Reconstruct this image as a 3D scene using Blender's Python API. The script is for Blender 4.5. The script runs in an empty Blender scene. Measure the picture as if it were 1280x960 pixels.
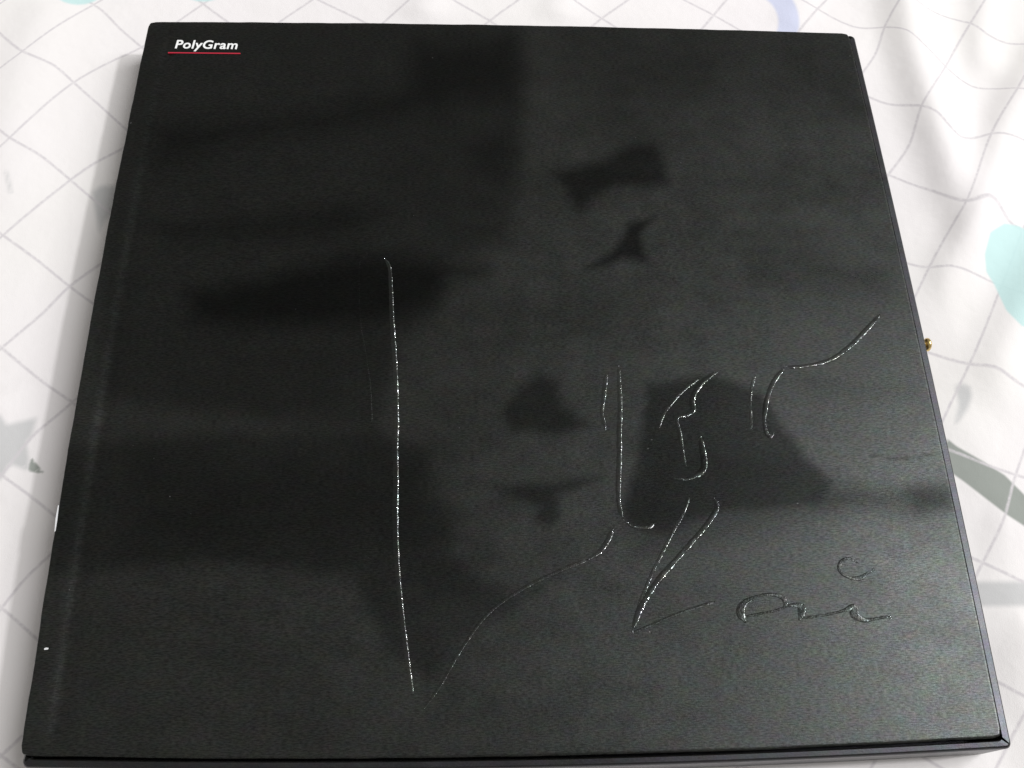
import bpy, bmesh, math, random
import numpy as np
from mathutils import Matrix, Vector

random.seed(7)
rng = np.random.default_rng(7)
sc = bpy.context.scene
COL = sc.collection

# ------------------------------------------------------------------ camera
T = 0.020                                    # height of the closed album above the sheet
F_PX = 1264.65                               # focal length in photograph pixels (1280 wide)
CAM = np.array([-0.01944979, -0.18730715, 0.3413937 + T])
RC = np.array([[0.99877221, 0.00091561, -0.04953012],
               [-0.02212752, 0.90279033, -0.42951134],
               [0.04432205, 0.43007997, 0.90170215]])   # camera axes as columns
cam = bpy.data.cameras.new('camera')
cam.sensor_width = 36.0
cam.lens = 36.0 * F_PX / 1280.0
cam.clip_start = 0.01
cam.clip_end = 50.0
cam_o = bpy.data.objects.new('camera', cam)
COL.objects.link(cam_o)
m = Matrix([list(r) for r in RC]).to_4x4()
m.translation = Vector(CAM)
cam_o.matrix_world = m
sc.camera = cam_o

# ------------------------------------------------------------------ light
world = bpy.data.worlds.new('World')
sc.world = world
world.use_nodes = True
bg = world.node_tree.nodes['Background']
bg.inputs['Color'].default_value = (1.0, 0.98, 0.94, 1)
bg.inputs['Strength'].default_value = 0.355


def area(name, loc, target, size, power, color, size_y=None):
    l = bpy.data.lights.new(name, 'AREA')
    l.energy = power
    l.color = color
    l.size = size
    if size_y:
        l.shape = 'RECTANGLE'
        l.size_y = size_y
    o = bpy.data.objects.new(name, l)
    o.location = loc
    o.rotation_euler = (Vector(target) - Vector(loc)).to_track_quat('-Z', 'Y').to_euler()
    COL.objects.link(o)
    return o


area('room_lamp', (5.17, 0.33, 5.61), (0, 0, 0), 0.40, 236.0, (0.985, 0.985, 1.0))
area('window_light', (6.05, 1.54, 7.15), (0, 0, 0), 4.2, 830.0, (0.98, 0.99, 1.0), 6.2)

vs = sc.view_settings
vs.view_transform = 'Standard'
vs.look = 'None'
vs.exposure = 0.0
vs.gamma = 1.0
vs.use_curve_mapping = False
sc.render.engine = 'CYCLES'


# ------------------------------------------------------------------ helpers
def ray(px, py):
    d = np.array([(px - 640) / F_PX, -(py - 480) / F_PX, -1.0])
    return RC @ d


def at(px, py, z):
    """the point at height z that is seen at photograph pixel (px, py)"""
    d = ray(px, py)
    return CAM + d * ((z - CAM[2]) / d[2])


def proj(P):
    q = (np.asarray(P) - CAM) @ RC
    dep = -q[:, 2]
    ok = dep > 0.05
    dep = np.where(ok, dep, 1.0)
    u = 640 + F_PX * q[:, 0] / dep
    v = 480 - F_PX * q[:, 1] / dep
    return np.where(ok, u, 1e5), np.where(ok, v, 1e5)


def sdf(u, v, poly):
    """signed distance to a polygon, negative inside"""
    p = np.array(poly, float)
    best = np.full(u.shape, 1e12)
    inside = np.zeros(u.shape, bool)
    n = len(p)
    for i in range(n):
        a, b = p[i], p[(i + 1) % n]
        e = b - a
        t = np.clip(((u - a[0]) * e[0] + (v - a[1]) * e[1]) / (e @ e), 0, 1)
        best = np.minimum(best, (u - a[0] - t * e[0]) ** 2 + (v - a[1] - t * e[1]) ** 2)
        c = ((a[1] > v) != (b[1] > v)) & (u < (b[0] - a[0]) * (v - a[1]) / ((b[1] - a[1]) or 1e-9) + a[0])
        inside ^= c
    d = np.sqrt(best)
    return np.where(inside, -d, d)


def dline(u, v, line):
    p = np.array(line, float)
    best = np.full(u.shape, 1e12)
    for a, b in zip(p[:-1], p[1:]):
        e = b - a
        t = np.clip(((u - a[0]) * e[0] + (v - a[1]) * e[1]) / (e @ e), 0, 1)
        best = np.minimum(best, (u - a[0] - t * e[0]) ** 2 + (v - a[1] - t * e[1]) ** 2)
    return np.sqrt(best)


def smooth(x, a, b):
    t = np.clip((x - a) / (b - a), 0, 1)
    return t * t * (3 - 2 * t)


def catmull(pts, step=4):
    P = np.array(pts, float)
    Q = np.vstack([2 * P[0] - P[1], P, 2 * P[-1] - P[-2]])
    out = []
    for i in range(1, len(Q) - 2):
        n = max(2, int(np.linalg.norm(Q[i + 1, :2] - Q[i, :2]) / step))
        for k in range(n):
            t = k / n
            out.append(0.5 * ((2 * Q[i]) + (-Q[i - 1] + Q[i + 1]) * t +
                              (2 * Q[i - 1] - 5 * Q[i] + 4 * Q[i + 1] - Q[i + 2]) * t * t +
                              (-Q[i - 1] + 3 * Q[i] - 3 * Q[i + 1] + Q[i + 2]) * t ** 3))
    out.append(P[-1])
    return np.array(out)


def mesh_obj(name, verts, faces, mat, parent=None, flat=False):
    me = bpy.data.meshes.new(name)
    me.from_pydata([tuple(v) for v in verts], [], faces)
    me.update()
    if not flat:
        me.polygons.foreach_set('use_smooth', [True] * len(me.polygons))
    me.materials.append(mat)
    o = bpy.data.objects.new(name, me)
    COL.objects.link(o)
    if parent:
        o.parent = parent
    return o


def attr(o, name, vals):
    a = o.data.attributes.new(name, 'FLOAT', 'POINT')
    a.data.foreach_set('value', np.asarray(vals, np.float32))


class N:
    """small node helper"""
    def __init__(self, name):
        self.m = bpy.data.materials.new(name)
        self.m.use_nodes = True
        self.t = self.m.node_tree
        self.b = self.t.nodes['Principled BSDF']

    def n(self, kind, **kw):
        x = self.t.nodes.new(kind)
        for k, v in kw.items():
            setattr(x, k, v)
        return x

    def put(self, sock, v):
        if hasattr(v, 'is_linked'):
            self.t.links.new(v, sock)
        else:
            sock.default_value = v

    def math(self, op, a, b=0.0, c=None):
        x = self.n('ShaderNodeMath', operation=op)
        self.put(x.inputs[0], a)
        self.put(x.inputs[1], b)
        if c is not None:
            self.put(x.inputs[2], c)
        return x.outputs[0]

    def ramp(self, v, a, b, lo=0.0, hi=1.0):
        x = self.n('ShaderNodeMapRange', interpolation_type='SMOOTHSTEP')
        for i, s in enumerate((v, a, b, lo, hi)):
            self.put(x.inputs[i], s)
        return x.outputs[0]

    def mix(self, f, a, b):
        x = self.n('ShaderNodeMix', data_type='RGBA')
        self.put(x.inputs[0], f)
        self.put(x.inputs[6], a)
        self.put(x.inputs[7], b)
        return x.outputs[2]

    def attr(self, name):
        return self.n('ShaderNodeAttribute', attribute_name=name).outputs['Fac']

    def noise(self, scale, detail=2.0, rough=0.5, stretch=None):
        tc = self.n('ShaderNodeTexCoord').outputs['Object']
        if stretch:
            mp = self.n('ShaderNodeMapping')
            self.t.links.new(tc, mp.inputs[0])
            mp.inputs['Scale'].default_value = stretch
            tc = mp.outputs[0]
        x = self.n('ShaderNodeTexNoise')
        self.t.links.new(tc, x.inputs['Vector'])
        x.inputs['Scale'].default_value = scale
        x.inputs['Detail'].default_value = detail
        x.inputs['Roughness'].default_value = rough
        return x.outputs['Fac'], x.outputs['Color']

    def bump(self, h, strength, dist):
        x = self.n('ShaderNodeBump')
        self.put(x.inputs['Height'], h)
        x.inputs['Strength'].default_value = strength
        x.inputs['Distance'].default_value = dist
        self.t.links.new(x.outputs[0], self.b.inputs['Normal'])
        return x

    def set(self, **kw):
        for k, v in kw.items():
            self.put(self.b.inputs[k.replace('_', ' ')], v)
        return self.m


def lin(r, g, b):
    f = lambda c: ((c / 255 + 0.055) / 1.055) ** 2.4 if c > 10 else c / 255 / 12.92
    return (f(r), f(g), f(b), 1)


# ------------------------------------------------------------------ materials
def mat_cover(name, printed=True, emboss=False):
    s = N(name)
    weave, _ = s.noise(1.0, 2.0, 0.6, (600, 2600, 600))       # fine horizontal laid grain
    grain, gcol = s.noise(1500, 2.0, 0.7)
    mott, mcol = s.noise(75, 3.0, 0.6)
    smear, _ = s.noise(14, 3.0, 0.65, (1, 2.2, 1))
    dark_tone = s.attr('dark_tone') if printed else 0.0
    base = s.mix(mott, (0.0036, 0.0044, 0.0038, 1), (0.0072, 0.0062, 0.0052, 1))
    tint = base
    g = s.ramp(weave, 0.25, 0.75, 0.55, 1.4)
    mul = s.n('ShaderNodeMix', data_type='RGBA', blend_type='MULTIPLY')
    mul.inputs[0].default_value = 1.0
    s.put(mul.inputs[6], tint)
    s.put(mul.inputs[7], g)
    col = s.mix(dark_tone, mul.outputs[2], (0.0014, 0.0014, 0.0013, 1)) if printed else mul.outputs[2]
    dust, _ = s.noise(620, 1.0, 0.4)
    col = s.mix(s.ramp(dust, 0.83, 0.88), col, (0.06, 0.06, 0.06, 1))
    rough = s.math('ADD', s.math('ADD', s.ramp(mott, 0.3, 0.7, 0.32, 0.38), s.ramp(smear, 0.35, 0.65, -0.035, 0.035)), s.ramp(grain, 0.3, 0.7, -0.03, 0.03))
    if emboss:
        rough = s.math('MULTIPLY', rough, s.math('SUBTRACT', 1.0, s.math('MULTIPLY', s.attr('edge'), 0.70)))
    s.set(Base_Color=col, Roughness=rough)
    blot, bcol = s.noise(150, 5.0, 0.75, (1, 1.6, 1))
    s.set(Specular_Tint=s.mix(0.6, (1.60, 1.76, 1.67, 1) if printed else (1.7, 1.7, 2.0, 1), bcol))
    if printed:
        lev = s.math('MULTIPLY', s.math('SUBTRACT', 1.0, s.math('MULTIPLY', dark_tone, 0.80)),
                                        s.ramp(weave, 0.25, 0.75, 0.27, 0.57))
        if emboss:
            lev = s.math('ADD', lev, s.math('MULTIPLY', s.attr('edge'), 2.2))
        s.set(Specular_IOR_Level=lev)
    else:
        s.set(Specular_IOR_Level=0.45)
    if emboss:
        cr, _ = s.noise(430, 2.0, 0.5)
        s.bump(s.math('ADD', s.math('MULTIPLY', grain, 0.08), s.math('MULTIPLY', cr, s.ramp(s.attr('edge'), 0.0, 1.0, 0.08, 1.0))), 0.95, 0.0013)
    else:
        s.bump(s.math('ADD', weave, grain), 0.30, 0.00007)
    return s.m


M_COVER = mat_cover('printed_black_card')
M_CARD = mat_cover('plain_black_card', False)

M_EMBOSS = mat_cover('embossed_black_card', True, True)

s = N('white_print')
s.set(Base_Color=(0.80, 0.80, 0.79, 1), Roughness=0.5)
M_WHITE = s.m
s = N('red_print')
s.set(Base_Color=(0.42, 0.012, 0.035, 1), Roughness=0.5)
M_RED = s.m
s = N('bare_card')
bn, _ = s.noise(3000, 2.0)
s.set(Base_Color=s.mix(bn, (0.75, 0.75, 0.76, 1), (0.45, 0.45, 0.46, 1)), Roughness=0.8)
M_SCUFF = s.m
s = N('brass')
bn, _ = s.noise(800, 2.0)
s.set(Base_Color=s.mix(bn, (0.78, 0.60, 0.28, 1), (0.62, 0.45, 0.18, 1)), Metallic=1.0, Roughness=0.22)
M_BRASS = s.m
s = N('dark_paper_block')
bn, _ = s.noise(1.0, 2.0, 0.6, (300, 300, 6000))
s.set(Base_Color=s.mix(bn, (0.008, 0.008, 0.008, 1), (0.02, 0.02, 0.02, 1)), Roughness=0.8, Specular_IOR_Level=0.2)
M_BLOCK = s.m

# bed sheet: printed white cotton
s = N('printed_white_cotton')
ga, gb = s.attr('grid_a'), s.attr('grid_b')
fine, _ = s.noise(500, 3.0, 0.6)
wob = s.math('MULTIPLY', s.math('SUBTRACT', fine, 0.5), 0.012)


def grid_line(g):
    d = s.math('ABSOLUTE', s.math('SUBTRACT', s.math('FRACT', s.math('ADD', s.math('ADD', g, wob), 0.5)), 0.5))
    return s.ramp(d, 0.002, 0.029, 1.0, 0.0)


lines = s.math('MAXIMUM', grid_line(ga), grid_line(gb))
lines = s.math('MULTIPLY', lines, s.ramp(fine, 0.3, 0.6, 0.55, 0.95))
soft, _ = s.noise(9, 2.0)
white = s.mix(soft, (0.750, 0.708, 0.730, 1), (0.758, 0.742, 0.705, 1))
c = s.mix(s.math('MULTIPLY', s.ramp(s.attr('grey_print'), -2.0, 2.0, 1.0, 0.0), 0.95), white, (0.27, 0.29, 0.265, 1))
c = s.mix(s.ramp(s.attr('lilac_print'), -3.0, 3.0, 1.0, 0.0), c, (0.56, 0.58, 0.71, 1))
c = s.mix(s.ramp(s.attr('pale_print'), -5.0, 5.0, 0.85, 0.0), c, (0.49, 0.49, 0.49, 1))
c = s.mix(lines, c, (0.57, 0.54, 0.555, 1))
c = s.mix(s.math('MULTIPLY', s.ramp(s.attr('aqua_print'), -2.0, 2.0, 1.0, 0.0), 0.9), c, (0.48, 0.67, 0.66, 1))
s.set(Base_Color=c, Roughness=0.9, Specular_IOR_Level=0.15)
wv, _ = s.noise(2400, 2.0, 0.6)
crease, _ = s.noise(30, 4.0, 0.55)
s.bump(s.math('ADD', s.math('MULTIPLY', wv, 0.12), s.math('MULTIPLY', crease, 1.6)), 0.28, 0.0022)
M_SHEET = s.m

# ------------------------------------------------------------------ bed sheet
W2 = 0.1575                     # half width of the front cover
H2 = W2 * 0.9721                # half depth


def axis(lo, hi, step, far):
    a = list(np.arange(lo, hi + 1e-9, step))
    st, x = step, a[-1]
    while x < far:
        st *= 1.12
        x += st
        a.append(x)
    st, x = step, a[0]
    pre = []
    while x > -far:
        st *= 1.12
        x -= st
        pre.append(x)
    return np.array(pre[::-1] + a)


gx = axis(-0.30, 0.30, 0.0016, 0.95)
gy = axis(-0.24, 0.31, 0.0016, 0.95)
X, Y = np.meshgrid(gx, gy)
X, Y = X.ravel(), Y.ravel()


def waves(x, y):
    """low swells of the cloth"""
    h = np.zeros_like(x)
    r = np.random.default_rng(3)
    for k in range(16):
        a = r.uniform(0, 2 * math.pi)
        f = r.uniform(14, 55)
        h += (0.030 / f) * np.sin(f * (x * math.cos(a) + y * math.sin(a)) + r.uniform(0, 6.28) +
                                 0.8 * np.sin(9 * (x * math.sin(a) - y * math.cos(a)) + k))
    return h * 0.28


FOLDS = [  # crest seen at these pixels, height, width towards -x, width towards +x
    ([(1122, -60), (1132, 0), (1143, 60), (1163, 130), (1184, 200), (1203, 265), (1220, 330)], 0.0085, 0.011, 0.015),
    ([(1330, 30), (1280, 110), (1254, 165), (1236, 240), (1193, 330), (1168, 400)], 0.0062, 0.009, 0.013),
    ([(1340, 300), (1285, 380), (1253, 450), (1236, 520)], 0.0055, 0.011, 0.012),
    ([(1236, -40), (1229, 40), (1232, 100)], 0.0030, 0.007, 0.010),
    ([(1330, 640), (1280, 660), (1225, 640)], 0.0018, 0.012, 0.012),
    ([(1310, 800), (1262, 830), (1240, 900)], 0.0022, 0.010, 0.014),
    ([(70, -20), (45, 40), (22, 110), (6, 200), (-10, 300)], 0.0024, 0.014, 0.016),
    ([(-20, 480), (0, 560), (14, 660)], 0.0016, 0.010, 0.016),
    ([(560, -60), (535, -5), (520, 30)], 0.0022, 0.010, 0.010),
    ([(720, -60), (700, -5), (690, 30)], 0.0020, 0.008, 0.010),
    ([(1010, -60), (1000, 0), (985, 40)], 0.0016, 0.010, 0.010),
]
FOLD_W = []
for pts, hh, wl, wr in FOLDS:
    c = catmull([at(px, py, 0.003)[:2] for px, py in pts], 0.006)
    FOLD_W.append((c, hh, wl, wr))


def fold(x, y, c, hh, wl, wr):
    best = np.full(x.shape, 1e9)
    side = np.zeros_like(x)
    tpar = np.zeros_like(x)
    n = len(c) - 1
    for i in range(n):
        a, b = c[i], c[i + 1]
        e = b - a
        L = e @ e
        t = np.clip(((x - a[0]) * e[0] + (y - a[1]) * e[1]) / L, 0, 1)
        dx, dy = x - a[0] - t * e[0], y - a[1] - t * e[1]
        d = dx * dx + dy * dy
        s_ = e[1] * dx - e[0] * dy
        s_ = s_ if abs(e[1]) < 1e-9 else s_ * np.sign(e[1])
        k = d < best
        best = np.where(k, d, best)
        side = np.where(k, s_, side)
        tpar = np.where(k, (i + t) / n, tpar)
    d = np.sqrt(best)
    sm = smooth(side / np.maximum(d, 1e-6) / math.sqrt(max(1e-12, (c[1] - c[0]) @ (c[1] - c[0]))), -1, 1)
    w = wl + (wr - wl) * sm
    end = smooth(tpar, 0, 0.12) * (1 - smooth(tpar, 0.75, 1.0))
    return 0.68 * hh * end * np.exp(-(d / w) ** 2)


def height(x, y):
    out = np.maximum(np.abs(x) - W2 - 0.006, np.abs(y) - H2 - 0.006)
    k = smooth(out, 0.000, 0.022)
    h = waves(x, y)
    for c, hh, wl, wr in FOLD_W:
        h = h + fold(x, y, c, hh, wl, wr)
    far = 1 - smooth(np.hypot(x, y), 0.5, 0.9) * 0.6
    return h * k * far


Z = height(X, Y)


def on_cloth(px, py):
    z = np.zeros(1)
    for _ in range(12):
        p = at(px, py, float(z[0]))
        z = 0.5 * z + 0.5 * height(p[:1], p[1:2])
    return at(px, py, float(z[0]))[:2]


A_LINES = {0: [(117, 6), (125, 11), (148, 34), (177, 59)],
           1: [(0, 42), (28, 64), (68, 82), (92, 103), (128, 135), (158, 162)],
           2: [(0, 163), (12, 172), (50, 194), (88, 225), (120, 252)],
           3: [(2, 293), (50, 328), (87, 358), (117, 380)],
           4: [(2, 435), (57, 480), (92, 504)],
           5: [(2, 594), (35, 618), (69, 645)],
           6: [(2, 760), (22, 777), (45, 798)],
           7: [(2, 945), (20, 959)],
           -1: [(254, 5), (281, 25)], -2: [(396, -1), (450, 25)], -3: [(567, 0), (612, 26)],
           -4: [(718, 0), (752, 23)], -5: [(855, 0), (892, 19), (920, 35)],
           -6: [(1003, 0), (1022, 11), (1060, 31), (1075, 35), (1106, 34), (1133, 37), (1152, 52), (1182, 83),
                (1218, 109), (1240, 111), (1272, 110)],
           -7: [(1156, 8), (1192, 24), (1213, 29), (1233, 42), (1259, 54), (1280, 55)]}
A_MORE = {-5: [(1085, 121), (1110, 130), (1152, 132), (1172, 140), (1202, 171), (1239, 167), (1280, 175)],
          -4: [(1112, 219), (1164, 238), (1208, 251), (1239, 244), (1264, 279)],
          -3: [(1137, 330), (1162, 334), (1189, 332), (1235, 350)],
          -2: [(1164, 442), (1212, 455), (1245, 459), (1264, 472)],
          -1: [(1207, 570), (1241, 584), (1280, 597)],
          0: [(1214, 697), (1245, 711), (1278, 727)],
          1: [(1246, 852), (1280, 870)]}
B_LINES = {0: [(117, 6), (75, 30), (28, 64), (0, 85)],
           1: [(177, 59), (143, 75), (92, 103), (60, 128), (12, 172), (0, 183)],
           2: [(156, 184), (120, 203), (88, 225), (50, 255), (5, 293)],
           3: [(126, 330), (87, 358), (55, 390), (2, 435)],
           4: [(89, 504), (67, 523), (45, 541), (2, 594)],
           5: [(59, 697), (30, 725), (2, 760)],
           6: [(27, 921), (2, 944)],
           7: [(1000, 37), (1022, 11), (1033, 0)],
           8: [(1079, 90), (1095, 66), (1106, 33), (1124, 0)],
           9: [(1231, 0), (1213, 29), (1182, 83), (1152, 132), (1137, 180), (1110, 219)],
           10: [(1280, 96), (1272, 110), (1239, 167), (1222, 215), (1208, 251), (1162, 333), (1146, 366)],
           11: [(1280, 283), (1243, 380), (1212, 455), (1199, 482)],
           12: [(1266, 606), (1257, 642), (1226, 708)]}
B_MORE = {1: [(225, 25), (254, 5)], 2: [(353, 25), (393, -2)], 3: [(483, 25), (511, 0)], 4: [(612, 26), (648, 0)],
          5: [(752, 23), (785, 0)], 6: [(880, 33), (892, 19), (908, 0)]}


def spline_fit(*sets):
    P, V = [], []
    for d in sets:
        for val, pts in d.items():
            for p in pts:
                P.append(on_cloth(*p))
                V.append(val)
    P, V = np.array(P), np.array(V, float)
    n = len(P)
    r = np.linalg.norm(P[:, None] - P[None], axis=2)
    K = np.where(r > 0, r * r * np.log(np.maximum(r, 1e-9)), 0) + np.eye(n) * 1e-6
    Q = np.hstack([np.ones((n, 1)), P])
    A = np.block([[K, Q], [Q.T, np.zeros((3, 3))]])
    w = np.linalg.solve(A, np.concatenate([V, np.zeros(3)]))

    def ev(x, y):
        out = w[n] + w[n + 1] * x + w[n + 2] * y
        for i in range(n):
            rr = (x - P[i, 0]) ** 2 + (y - P[i, 1]) ** 2
            out = out + w[i] * 0.5 * rr * np.log(np.maximum(rr, 1e-18))
        return out
    return ev


fa = spline_fit(A_LINES, A_MORE)
fb = spline_fit(B_LINES, B_MORE)
nx, ny = len(gx), len(gy)
idx = np.arange(nx * ny).reshape(ny, nx)
quads = np.stack([idx[:-1, :-1], idx[:-1, 1:], idx[1:, 1:], idx[1:, :-1]], -1).reshape(-1, 4)
sheet = mesh_obj('bed_sheet', np.stack([X, Y, Z], 1), quads.tolist(), M_SHEET)
attr(sheet, 'grid_a', fa(X, Y))
attr(sheet, 'grid_b', fb(X, Y))
u, v = proj(np.stack([X, Y, Z], 1))


def ell(cx, cy, rx, ry, rot=0, n=28):
    c_, s_ = math.cos(rot), math.sin(rot)
    return [(cx + rx * math.cos(t) * c_ - ry * math.sin(t) * s_, cy + rx * math.cos(t) * s_ + ry * math.sin(t) * c_)
            for t in np.linspace(0, 2 * math.pi, n, endpoint=False)]


def union(*d):
    o = d[0]
    for k in d[1:]:
        o = np.minimum(o, k)
    return o


aqua = union(sdf(u, v, ell(98, -26, 40, 32)), sdf(u, v, ell(254, -28, 38, 30)),
             sdf(u, v, [(1231, 318), (1238, 290), (1256, 279), (1275, 283), (1300, 300), (1315, 350), (1305, 410),
                        (1278, 408), (1258, 388), (1243, 356), (1233, 340)]))
lil = np.abs(np.hypot((u - 930), (v - 28) * 1.15) - 56) - 13
lil = np.maximum(lil, -(u - 905))
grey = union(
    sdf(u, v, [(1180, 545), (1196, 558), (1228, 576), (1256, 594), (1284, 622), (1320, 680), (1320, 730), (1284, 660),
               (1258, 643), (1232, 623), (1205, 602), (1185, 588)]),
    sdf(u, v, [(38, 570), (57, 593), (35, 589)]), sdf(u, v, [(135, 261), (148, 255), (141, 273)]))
pale = union(sdf(u, v, [(-40, 510), (0, 518), (8, 531), (46, 522), (40, 545), (33, 552), (36, 572), (35, 588), (12, 580),
                        (0, 600), (-40, 620)]),
             sdf(u, v, [(6, 215), (12, 240), (15, 240), (9, 215)]),
             sdf(u, v, [(1205, 727), (1330, 727), (1330, 757), (1215, 758)]),
             sdf(u, v, [(1194, 482), (1204, 479), (1213, 484), (1215, 494), (1211, 508), (1203, 521), (1194, 530), (1198, 505)]),
             sdf(u, v, [(116, 240), (126, 232), (150, 232), (150, 262), (132, 275), (124, 290), (118, 258)]))
for nm, d in (('aqua_print', aqua), ('lilac_print', lil), ('grey_print', grey), ('pale_print', pale)):
    attr(sheet, nm, np.clip(d, -40, 40))
sheet['label'] = 'white cotton bed sheet printed with thin grey diamond lines under the black album'
sheet['category'] = 'bed sheet'

# ------------------------------------------------------------------ album
album = bpy.data.objects.new('record_album', None)
album.empty_display_size = 0.05
COL.objects.link(album)
album['label'] = 'large square black record album with embossed signature lying on the bed sheet'
album['category'] = 'record album'


def bow(x, y):
    """the boards bulge very slightly along each edge"""
    bx = np.where(x > 0, 0.0012, 0.0022) / W2
    by = np.where(y > 0, 0.0016, 0.0030) / H2
    ky = np.clip(1 - (y / H2) ** 2, 0, 1)
    kx = np.clip(1 - (x / W2) ** 2, 0, 1)
    return x * (1 + bx * ky), y * (1 + by * kx)


def loop(x0, x1, y0, y1, r, n=60):
    """rounded, slightly bowed outline, counter-clockwise"""
    pts = []
    for cx, cy, a0 in ((x1 - r, y1 - r, 0), (x0 + r, y1 - r, 90), (x0 + r, y0 + r, 180), (x1 - r, y0 + r, 270)):
        for k in range(7):
            a = math.radians(a0 + 15 * k)
            pts.append((cx + r * math.cos(a), cy + r * math.sin(a)))
    out = []
    for i, p in enumerate(pts):
        q = pts[(i + 1) % len(pts)]
        L = math.dist(p, q)
        k = n if L > 0.02 else 1
        for j in range(k):
            out.append((p[0] + (q[0] - p[0]) * j / k, p[1] + (q[1] - p[1]) * j / k))
    a = np.array(out)
    x, y = bow(a[:, 0], a[:, 1])
    return np.stack([x, y], 1)


def lathe_loops(rings):
    """rings: list of (loop, z); returns verts, faces of the connected walls"""
    n = len(rings[0][0])
    V, Fs = [], []
    for lp, z in rings:
        V += [(p[0], p[1], z) for p in lp]
    for k in range(len(rings) - 1):
        for i in range(n):
            j = (i + 1) % n
            Fs.append((k * n + i, k * n + j, (k + 1) * n + j, (k + 1) * n + i))
    return V, Fs, n


# tray: floor, rim wall that stands out on the right and towards the viewer
ZR = 0.0195
o = (-W2 + 0.0008, W2 + 0.0029, -H2 - 0.0033, H2 - 0.0006)
i_ = (-W2 + 0.0028, W2 - 0.0003, -H2 - 0.0007, H2 - 0.0030)


def inset(b, d):
    return (b[0] + d, b[1] - d, b[2] + d, b[3] - d)


rings = [(loop(*inset(o, 0.0006), 0.0018), 0.0003), (loop(*o, 0.002), 0.0012), (loop(*o, 0.002), ZR - 0.0011),
         (loop(*inset(o, 0.0003), 0.002), ZR - 0.0005), (loop(*inset(o, 0.0008), 0.0018), ZR - 0.0001),
         (loop(*inset(i_, -0.0004), 0.0018), ZR), (loop(*i_, 0.0016), ZR - 0.0004), (loop(*i_, 0.0016), 0.006)]
V, Fs, n = lathe_loops(rings)
V = [(a, b_, min(c_, 0.0169) if (a < W2 - 0.0001 and b_ > -H2 - 0.0004) else c_) for a, b_, c_ in V]
Fs.append(tuple(range(n))[::-1])
Fs.append(tuple(range(7 * n, 8 * n)))
tray = mesh_obj('tray', V, Fs, M_CARD, album, flat=True)
tray['label'] = 'lower tray whose rim shows along the right and near edges'

# inner paper block lying in the tray
b = (-W2 + 0.006, W2 - 0.0015, -H2 + 0.003, H2 - 0.006)
V, Fs, n = lathe_loops([(loop(*b, 0.001), 0.0062), (loop(*b, 0.001), 0.0168)])
Fs.append(tuple(range(n, 2 * n)))
Fs.append(tuple(range(n))[::-1])
mesh_obj('inner_block', V, Fs, M_BLOCK, album, flat=True)

# front cover
NG = 261
t = np.linspace(-1, 1, NG)
t[1], t[-2] = -0.9985, 0.9985
GX, GY = np.meshgrid(t, t)
GX, GY = GX.ravel(), GY.ravel()
EDGE = 0.0009
hx, hy = W2 - EDGE, H2 - EDGE
px_, py_ = GX * hx, GY * hy
R0 = 0.0016
cxn = np.maximum(np.abs(px_) - (hx - R0), 0)
cyn = np.maximum(np.abs(py_) - (hy - R0), 0)
mx = np.maximum(cxn, cyn)
ln = np.hypot(cxn, cyn)
sc_ = np.where(ln > 0, mx / np.maximum(ln, 1e-12), 1)
px_ = np.where((cxn > 0) & (cyn > 0), np.sign(px_) * (hx - R0 + cxn * sc_), px_)
py_ = np.where((cxn > 0) & (cyn > 0), np.sign(py_) * (hy - R0 + cyn * sc_), py_)
groove = -0.00075 * np.exp(-((px_ + W2 - 0.0105) / 0.0026) ** 2)
swell = 0.00045 * (np.sin(px_ * 21 + 1.0) * np.sin(py_ * 17 + 0.4) + 0.6 * np.sin(px_ * 9 - py_ * 13))
flat_k = (1 - np.abs(GX) ** 6) * (1 - np.abs(GY) ** 6)
PZ = T + groove * (1 - np.abs(GY) ** 30) + swell * flat_k
bxx, byy = bow(px_, py_)
TOPV = np.stack([bxx, byy, PZ], 1)
gi = np.arange(NG * NG).reshape(NG, NG)
q = np.stack([gi[:-1, :-1], gi[:-1, 1:], gi[1:, 1:], gi[1:, :-1]], -1).reshape(-1, 4).tolist()
ring = list(gi[0, :-1]) + list(gi[:-1, -1]) + list(gi[-1, :0:-1]) + list(gi[:0:-1, 0])
nr = len(ring)
verts = TOPV.tolist()
rp = TOPV[ring]
tan = np.roll(rp, -1, 0) - np.roll(rp, 1, 0)
nrm = np.stack([tan[:, 1], -tan[:, 0]], 1)
nrm /= np.linalg.norm(nrm, axis=1)[:, None]
prev = ring
ZB = 0.0172
wear = 0.00006 * np.convolve(rng.normal(size=nr + 8), np.ones(9) / 3, 'valid')
for off, dz in ((0.0004, -0.00006), (0.00065, -0.00018), (0.00082, -0.00036), (EDGE, -0.0006), (EDGE, -0.00075), (EDGE, ZB + 0.0004 - T), (EDGE - 0.0004, ZB - T)):
    st = len(verts)
    for k in range(nr):
        e = off + (wear[k] if off > 0.0004 else 0)
        verts.append((rp[k, 0] + nrm[k, 0] * e, rp[k, 1] + nrm[k, 1] * e, rp[k, 2] + dz))
    cur = list(range(st, st + nr))
    for k in range(nr):
        j = (k + 1) % nr
        q.append((prev[k], cur[k], cur[j], prev[j]))
    prev = cur
q.append(tuple(prev[::-1]))
cover = mesh_obj('front_cover', verts, q, M_COVER, album)
cover['label'] = 'glossy black front cover with a barely visible dark printed portrait'

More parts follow.
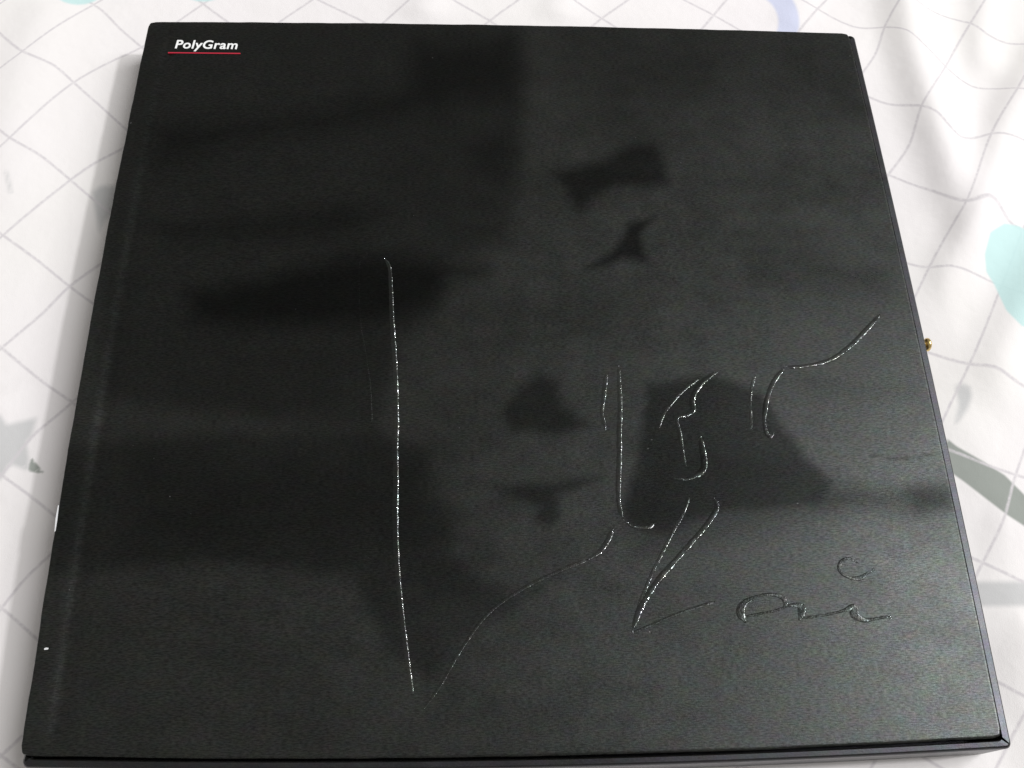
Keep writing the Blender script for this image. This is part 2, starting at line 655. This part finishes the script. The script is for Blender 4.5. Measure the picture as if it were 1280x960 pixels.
# dark tones on the cover: the portrait print and a sharp-edged patch
DARK_TONES = [  # polygon, strength, softness in pixels
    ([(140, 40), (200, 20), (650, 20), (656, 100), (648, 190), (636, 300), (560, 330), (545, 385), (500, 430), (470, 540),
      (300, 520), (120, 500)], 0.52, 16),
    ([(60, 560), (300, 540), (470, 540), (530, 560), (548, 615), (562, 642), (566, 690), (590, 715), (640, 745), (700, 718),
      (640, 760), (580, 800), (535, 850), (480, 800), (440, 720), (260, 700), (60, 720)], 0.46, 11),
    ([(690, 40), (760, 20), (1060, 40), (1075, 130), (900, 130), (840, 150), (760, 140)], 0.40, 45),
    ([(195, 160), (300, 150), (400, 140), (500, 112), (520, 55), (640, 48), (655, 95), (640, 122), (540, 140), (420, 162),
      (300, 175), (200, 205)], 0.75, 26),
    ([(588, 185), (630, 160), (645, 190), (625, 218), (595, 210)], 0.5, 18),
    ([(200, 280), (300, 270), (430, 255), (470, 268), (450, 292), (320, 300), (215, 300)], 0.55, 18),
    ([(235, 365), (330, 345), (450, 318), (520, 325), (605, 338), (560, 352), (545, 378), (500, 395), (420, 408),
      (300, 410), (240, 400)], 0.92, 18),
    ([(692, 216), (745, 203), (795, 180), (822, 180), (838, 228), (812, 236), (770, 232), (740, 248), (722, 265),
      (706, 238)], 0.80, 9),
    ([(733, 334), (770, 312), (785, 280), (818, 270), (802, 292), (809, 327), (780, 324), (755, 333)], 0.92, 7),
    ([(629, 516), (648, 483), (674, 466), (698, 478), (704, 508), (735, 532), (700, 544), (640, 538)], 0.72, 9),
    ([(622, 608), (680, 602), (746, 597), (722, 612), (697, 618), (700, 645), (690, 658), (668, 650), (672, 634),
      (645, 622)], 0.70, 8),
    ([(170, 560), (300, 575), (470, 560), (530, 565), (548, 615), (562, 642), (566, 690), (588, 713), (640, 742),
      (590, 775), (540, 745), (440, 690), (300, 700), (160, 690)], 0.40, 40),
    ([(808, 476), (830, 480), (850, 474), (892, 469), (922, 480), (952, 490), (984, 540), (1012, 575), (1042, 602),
      (1022, 632), (905, 640), (865, 650), (835, 668), (788, 656), (776, 640), (790, 600), (802, 540)], 0.72, 7),  # sharp-edged patch, darker and less glossy than the card around it
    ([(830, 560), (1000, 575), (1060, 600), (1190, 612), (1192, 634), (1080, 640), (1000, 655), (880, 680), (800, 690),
      (780, 640)], 0.42, 20),  # softer darker band running right from the patch
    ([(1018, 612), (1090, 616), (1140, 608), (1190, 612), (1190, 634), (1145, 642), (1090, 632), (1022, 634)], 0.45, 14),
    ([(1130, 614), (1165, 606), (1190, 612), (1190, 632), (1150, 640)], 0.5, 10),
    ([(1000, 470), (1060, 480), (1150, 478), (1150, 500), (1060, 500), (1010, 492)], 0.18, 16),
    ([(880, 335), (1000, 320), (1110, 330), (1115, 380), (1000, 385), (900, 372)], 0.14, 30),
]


def dark_tone_at(P):
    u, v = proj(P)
    dark_tone = np.zeros(len(u))
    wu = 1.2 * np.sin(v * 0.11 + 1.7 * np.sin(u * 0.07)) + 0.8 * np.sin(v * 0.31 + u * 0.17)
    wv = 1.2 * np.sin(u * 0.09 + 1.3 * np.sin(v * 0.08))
    for poly, st, so in DARK_TONES:
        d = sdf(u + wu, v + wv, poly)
        dark_tone = 1 - (1 - dark_tone) * (1 - 0.95 * st * (1 - smooth(d, -so * 1.3, so * 1.3)))
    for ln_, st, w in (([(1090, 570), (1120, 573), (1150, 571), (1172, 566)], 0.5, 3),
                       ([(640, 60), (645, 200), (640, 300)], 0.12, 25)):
        dark_tone = 1 - (1 - dark_tone) * (1 - st * (1 - smooth(dline(u, v, ln_), 0, w)))
    return np.clip(dark_tone, 0, 1)


attr(cover, 'dark_tone', dark_tone_at(np.array(verts)))


# ------------------------------------------------------------------ lettering and signature
def cover_z(x, y):
    i = np.clip(np.searchsorted(TOPV[:NG, 0] * 0 + t * hx, x) - 1, 0, NG - 2)
    j = np.clip(np.searchsorted(t * hy, y) - 1, 0, NG - 2)
    return float(PZ[j * NG + i])


def stroke(pts, h=0.00042, seed=0, rough=1.0, gloss=1.0):
    """raised brush stroke: (pixel x, pixel y, pixel width) along its middle"""
    r = np.random.default_rng(seed)
    c = catmull(pts, 2.5)
    n = len(c)
    P = np.array([at(a, b_, T)[:2] for a, b_, _ in c])
    P2 = np.array([at(a + 1, b_, T)[:2] for a, b_, _ in c])
    mm = np.linalg.norm(P2 - P, axis=1)
    wd = np.maximum(c[:, 2], 2.5) * mm / 2 * (0.88 if gloss >= 0.9 else 1.0)
    tn = np.gradient(P, axis=0)
    tn /= np.maximum(np.linalg.norm(tn, axis=1), 1e-9)[:, None]
    nm = np.stack([tn[:, 1], -tn[:, 0]], 1)
    jl = np.convolve(r.normal(size=n + 4), np.ones(3) / 2, 'valid')[:n] * 0.00010 * rough
    jr = np.convolve(r.normal(size=n + 4), np.ones(3) / 2, 'valid')[:n] * 0.00010 * rough
    jh = 1 + 0.30 * rough * np.convolve(r.normal(size=n + 4), np.ones(3) / 2, 'valid')[:n]
    ph = np.cumsum(r.uniform(0.55, 1.15, n)) + r.uniform(0, 6)
    bump = rough * (0.26 * np.sin(ph) + 0.55 * (jh - 1))
    ed = []
    V, Fs = [], []
    prof = 9
    for k in range(n):
        e = min(1.0, k / 3, (n - 1 - k) / 3)
        w = max(wd[k] * (0.35 + 0.65 * e), 0.00025)
        k_ = 0.5 + 0.5 * (nm[k, 0] * 0.98 - nm[k, 1] * 0.2)
        br = min(0.0026 - 0.0019 * k_, w * (0.55 + 0.85 * (1 - k_)))
        bl = min(0.0007 + 0.0019 * k_, w * (0.55 + 0.85 * k_))
        hh = h * min(1.0, w / 0.0006) * (0.1 + 0.9 * e)
        z0 = cover_z(P[k, 0], P[k, 1])
        ys = [-w - jl[k], -w + bl * .25, -w + bl * .55, -w + bl, (bl - br) / 2, w - br, w - br * .55, w - br * .25, w + jr[k]]
        jk, jm = bump[k], bump[(k + 5) % n] * 0.5
        el = 1 - k_
        k4 = smooth(np.array([k_, el]), 0.25, 0.75)
        kr, kl = float(k4[0]), float(k4[1])
        ed += [.6 * kl, kl, kl, .6 * kl, 0, .6 * kr, kr, kr, .6 * kr]
        zs = [-.25, .35 + jm * .4, .8 + jm, 1.0, 1.0, 1.0, .8 + jk, .35 + jk * .4, -.25]
        for yy, zz in zip(ys, zs):
            p = P[k] + nm[k] * yy
            V.append((p[0], p[1], z0 + hh * zz))
        if k:
            for a in range(prof - 1):
                b0 = (k - 1) * prof + a
                Fs.append((b0, b0 + 1, b0 + prof + 1, b0 + prof))
    Fs.append(tuple(range(prof)))
    Fs.append(tuple(range((n - 1) * prof, n * prof))[::-1])
    o_ = mesh_obj('signature_stroke', V, Fs, M_EMBOSS, album)
    attr(o_, 'dark_tone', dark_tone_at(np.array(V)))
    thin = np.repeat(np.clip(1.6 - wd / 0.001, 0, 1), prof)
    attr(o_, 'edge', gloss * np.maximum(np.array(ed), thin * 0.25))
    return o_


STROKES = [  # points, height, bumpiness, gloss
    ([(480, 322, 5), (487, 335, 6), (489, 370, 7), (490, 400, 8), (494, 460, 8), (495, 520, 10), (494, 560, 10), (495, 600, 9),
      (494, 640, 10), (496, 700, 9), (500, 745, 8), (506, 800, 8), (512, 845, 7), (516, 868, 5)], 0.00036, 1.25, 1.0),
    ([(478, 320, 5), (462, 316, 5), (449, 325, 5), (447, 350, 5), (449, 400, 5), (455, 440, 5), (461, 480, 5), (464, 530, 4)],
     0.00005, 0.3, 0.0),
    ([(527, 889, 3), (548, 860, 5), (580, 806, 5), (612, 765, 5), (655, 735, 5), (700, 713, 5), (735, 699, 6)], 0.00018, 0.4, 0.35),
    ([(735, 699, 6), (749, 690, 8), (758, 678, 9), (763, 668, 9), (767, 659, 6)], 0.00036, 0.9, 1.0),
    ([(758, 466, 6), (756, 482, 8), (754, 500, 7), (752, 516, 6), (755, 528, 6), (757, 540, 4)], 0.00032, 1.1, 1.0),
    ([(773, 456, 4), (774, 480, 7), (775, 510, 8), (774, 540, 9), (774, 570, 9), (773, 600, 9), (773, 625, 8), (776, 641, 7),
      (779, 648, 5)], 0.00036, 1.1, 1.0),
    ([(779, 649, 3), (790, 658, 3.5), (803, 659, 5), (812, 658, 9), (818, 653, 9)], 0.00030, 0.6, 1.0),
    ([(899, 464, 4), (888, 470, 7), (876, 480, 9), (868, 491, 9), (865, 502, 9), (866, 513, 9), (858, 519, 7), (846, 523, 6),
      (849, 540, 7), (851, 553, 7), (854, 570, 5), (858, 584, 4)], 0.00034, 1.0, 1.0),
    ([(874, 473, 4), (855, 487, 5), (840, 503, 5), (828, 520, 5), (823, 537, 4)], 0.00014, 1.0, 0.6),
    ([(842, 598, 4), (857, 599, 5), (869, 595, 8), (878, 588, 11), (880, 578, 11), (878, 562, 10), (875, 545, 6)], 0.00034, 1.2, 1.0),
    ([(1100, 393, 6), (1083, 412, 8), (1060, 435, 8), (1035, 451, 7), (1005, 458, 6), (982, 459, 6)], 0.00034, 0.8, 1.0),
    ([(980, 460, 6), (967, 477, 8), (959, 497, 8), (956, 513, 9), (955, 525, 6), (957, 540, 7), (963, 546, 9), (967, 541, 5)],
     0.00034, 0.8, 1.0),
    ([(944, 470, 5), (941, 477, 6), (938, 495, 4), (938, 520, 5), (939, 538, 4)], 0.00016, 1.0, 0.9),
    ([(892, 622, 5), (896, 634, 8), (887, 651, 9), (873, 668, 9), (859, 684, 9), (842, 703, 9), (825, 722, 10), (812, 740, 10),
      (801, 758, 11), (795, 774, 9), (790, 790, 4)], 0.00036, 1.0, 1.0),
    ([(862, 620, 4), (852, 645, 5), (840, 666, 5), (827, 692, 5), (815, 716, 5), (803, 745, 5), (796, 762, 4)], 0.00014, 1.0, 0.6),
    ([(790, 791, 3.5), (812, 782, 4), (850, 766, 4), (894, 752, 5)], 0.00016, 0.4, 0.2),
    ([(981, 757, 8), (978, 747, 7), (962, 743, 4.5), (945, 746, 5), (930, 754, 9), (925, 766, 12), (932, 779, 7)], 0.00018, 0.5, 0.3),
    ([(930, 771, 4), (950, 767, 3.5), (970, 763, 3.5), (986, 757, 4), (1000, 758, 10), (1001, 768, 10), (998, 776, 4)],
     0.00018, 0.5, 0.3),
    ([(1000, 773, 3.5), (1030, 769, 3.5), (1052, 764, 4), (1066, 759, 10), (1068, 769, 13), (1080, 775, 7), (1097, 773, 3.5),
      (1112, 770, 6)], 0.00018, 0.5, 0.3),
    ([(1072, 704, 3), (1060, 698, 3.5), (1050, 703, 5), (1049, 714, 5), (1060, 722, 4), (1074, 723, 7), (1083, 717, 3.5),
      (1091, 713, 6)], 0.00016, 0.5, 0.3),
    ([(811, 789, 6), (815, 791, 6)], 0.00024, 0.3, 1.0),
    ([(980, 748, 6), (982, 754, 10), (979, 760, 6)], 0.00034, 0.6, 1.0),
    ([(931, 757, 5), (927, 765, 9), (929, 773, 5)], 0.00026, 0.6, 0.8),
    ([(1004, 755, 6), (1004, 763, 9), (999, 772, 6)], 0.00034, 0.8, 1.0),
    ([(1067, 756, 7), (1070, 762, 10), (1068, 768, 6)], 0.00034, 0.6, 1.0),
    ([(1110, 768, 4), (1112, 771, 6), (1111, 774, 4)], 0.00030, 0.4, 1.0),
    ([(1072, 723, 4), (1075, 724, 6), (1077, 721, 4)], 0.00030, 0.4, 1.0),
    ([(1088, 715, 4), (1091, 713, 6), (1092, 710, 4)], 0.00030, 0.4, 1.0),
]
for k, (pts, hgt, rgh, gls) in enumerate(STROKES):
    stroke(pts, seed=40 + k, h=hgt * 0.85, rough=rgh, gloss=gls)


def slab(name, poly, z0, z1, mat, parent):
    n = len(poly)
    V = [(p[0], p[1], z0) for p in poly] + [(p[0], p[1], z1) for p in poly]
    Fs = [tuple(range(n, 2 * n)), tuple(range(n))[::-1]] + [(i, (i + 1) % n, n + (i + 1) % n, n + i) for i in range(n)]
    return mesh_obj(name, V, Fs, mat, parent, flat=True)


def px_poly(pts, z):
    return [at(a, b_, z)[:2] for a, b_ in pts]


zl = max(cover_z(*at(255, 60, T)[:2]), T) + 0.00010
slab('underline', px_poly([(210, 66.4), (300.5, 67.4), (300.5, 66.1), (210, 65.1)], zl), zl - 0.0006, zl, M_RED, album)['label'] = 'thin red line under the white lettering'

fc = bpy.data.curves.new('lettering', 'FONT')
fc.body = 'PolyGram'
fc.size = 1.0
fc.shear = 0.12
fc.space_character = 1.07
fc.offset = 0.017
fc.extrude = 0.02
fc.resolution_u = 6
fo = bpy.data.objects.new('lettering_source', fc)
COL.objects.link(fo)
bpy.context.view_layer.update()
dg = bpy.context.evaluated_depsgraph_get()
me = bpy.data.meshes.new_from_object(fo.evaluated_get(dg))
bpy.data.objects.remove(fo)
co = np.zeros(len(me.vertices) * 3)
me.vertices.foreach_get('co', co)
co = co.reshape(-1, 3)
bl, br = at(218.5, 60.3, zl), at(296.5, 61.3, zl)
tp = at(222, 49.6, zl)
x0, x1 = co[:, 0].min(), co[:, 0].max()
cap = 0.73
ex = (br - bl)[:2]
eyv = np.array([-ex[1], ex[0]]) / np.linalg.norm(ex) * np.linalg.norm((tp - bl)[:2]) * 0.985
nw = np.zeros_like(co)
tx = (co[:, 0] - x0) / (x1 - x0)
ty = co[:, 1] / cap
nw[:, :2] = bl[:2] + tx[:, None] * ex + ty[:, None] * eyv
nw[:, 2] = zl + co[:, 2] * 0.005
me.vertices.foreach_set('co', nw.ravel())
me.update()
me.name = 'lettering'
me.materials.clear()
me.materials.append(M_WHITE)
lo = bpy.data.objects.new('lettering', me)
lo.parent = album
lo['label'] = 'white bold italic word PolyGram'
COL.objects.link(lo)


# scuffs where the black is worn off
def scuff(pts, z, dz=0.00012, label=None):
    o_ = slab('scuff_mark', px_poly(pts, z), z - 0.0004, z + dz, M_SCUFF, album)
    if label:
        o_['label'] = label
    return o_


scuff([(68.5, 665), (70, 648), (73, 632), (74.0, 632), (72.2, 650), (70, 664)], T - 0.0005, 0.0004, 'long white chip on the spine edge')
scuff([(55.5, 812.5), (60, 812), (61, 810), (58, 809.6), (55.5, 810.6)], cover_z(*at(58, 811, T)[:2]), 0.0002)
scuff([(181, 946.2), (189, 946.6), (190, 944.6), (182, 944.8)], T - 0.0005)
scuff([(199, 946.4), (204, 946.6), (204, 945.2), (199, 945.0)], T - 0.0005)
scuff([(211, 946.6), (217, 946.8), (217, 945.0), (211, 945.0)], T - 0.0005)

# brass stud on the right wall of the tray
c0 = at(1157.5, 432.5, 0.0125)
c0[0] = max(c0[0], W2 + 0.0029)
prof = [(0.0, 0.0010), (0.0006, 0.0010), (0.0008, 0.0022), (0.0013, 0.0024), (0.0016, 0.0017), (0.0020, 0.0012),
        (0.0024, 0.0013), (0.0028, 0.0017), (0.0034, 0.0020), (0.0041, 0.0020), (0.0047, 0.0016), (0.0051, 0.0009), (0.0053, 0.0001)]
xw = W2 + 0.0029 + 0.0012 * (1 - (c0[1] / H2) ** 2) - 0.0004
V, Fs = [], []
ns = 24
for dx, rr in prof:
    for k in range(ns):
        a = 2 * math.pi * k / ns
        V.append((xw + dx * 0.98, c0[1] + 1.35 * rr * math.cos(a), 0.0136 + 1.35 * rr * math.sin(a)))
for r_ in range(len(prof) - 1):
    for k in range(ns):
        j = (k + 1) % ns
        Fs.append((r_ * ns + k, r_ * ns + j, (r_ + 1) * ns + j, (r_ + 1) * ns + k))
Fs.append(tuple(range((len(prof) - 1) * ns, len(prof) * ns)))
stud = mesh_obj('clasp_stud', V, Fs, M_BRASS, album)
stud['label'] = 'small round brass stud on the right edge'
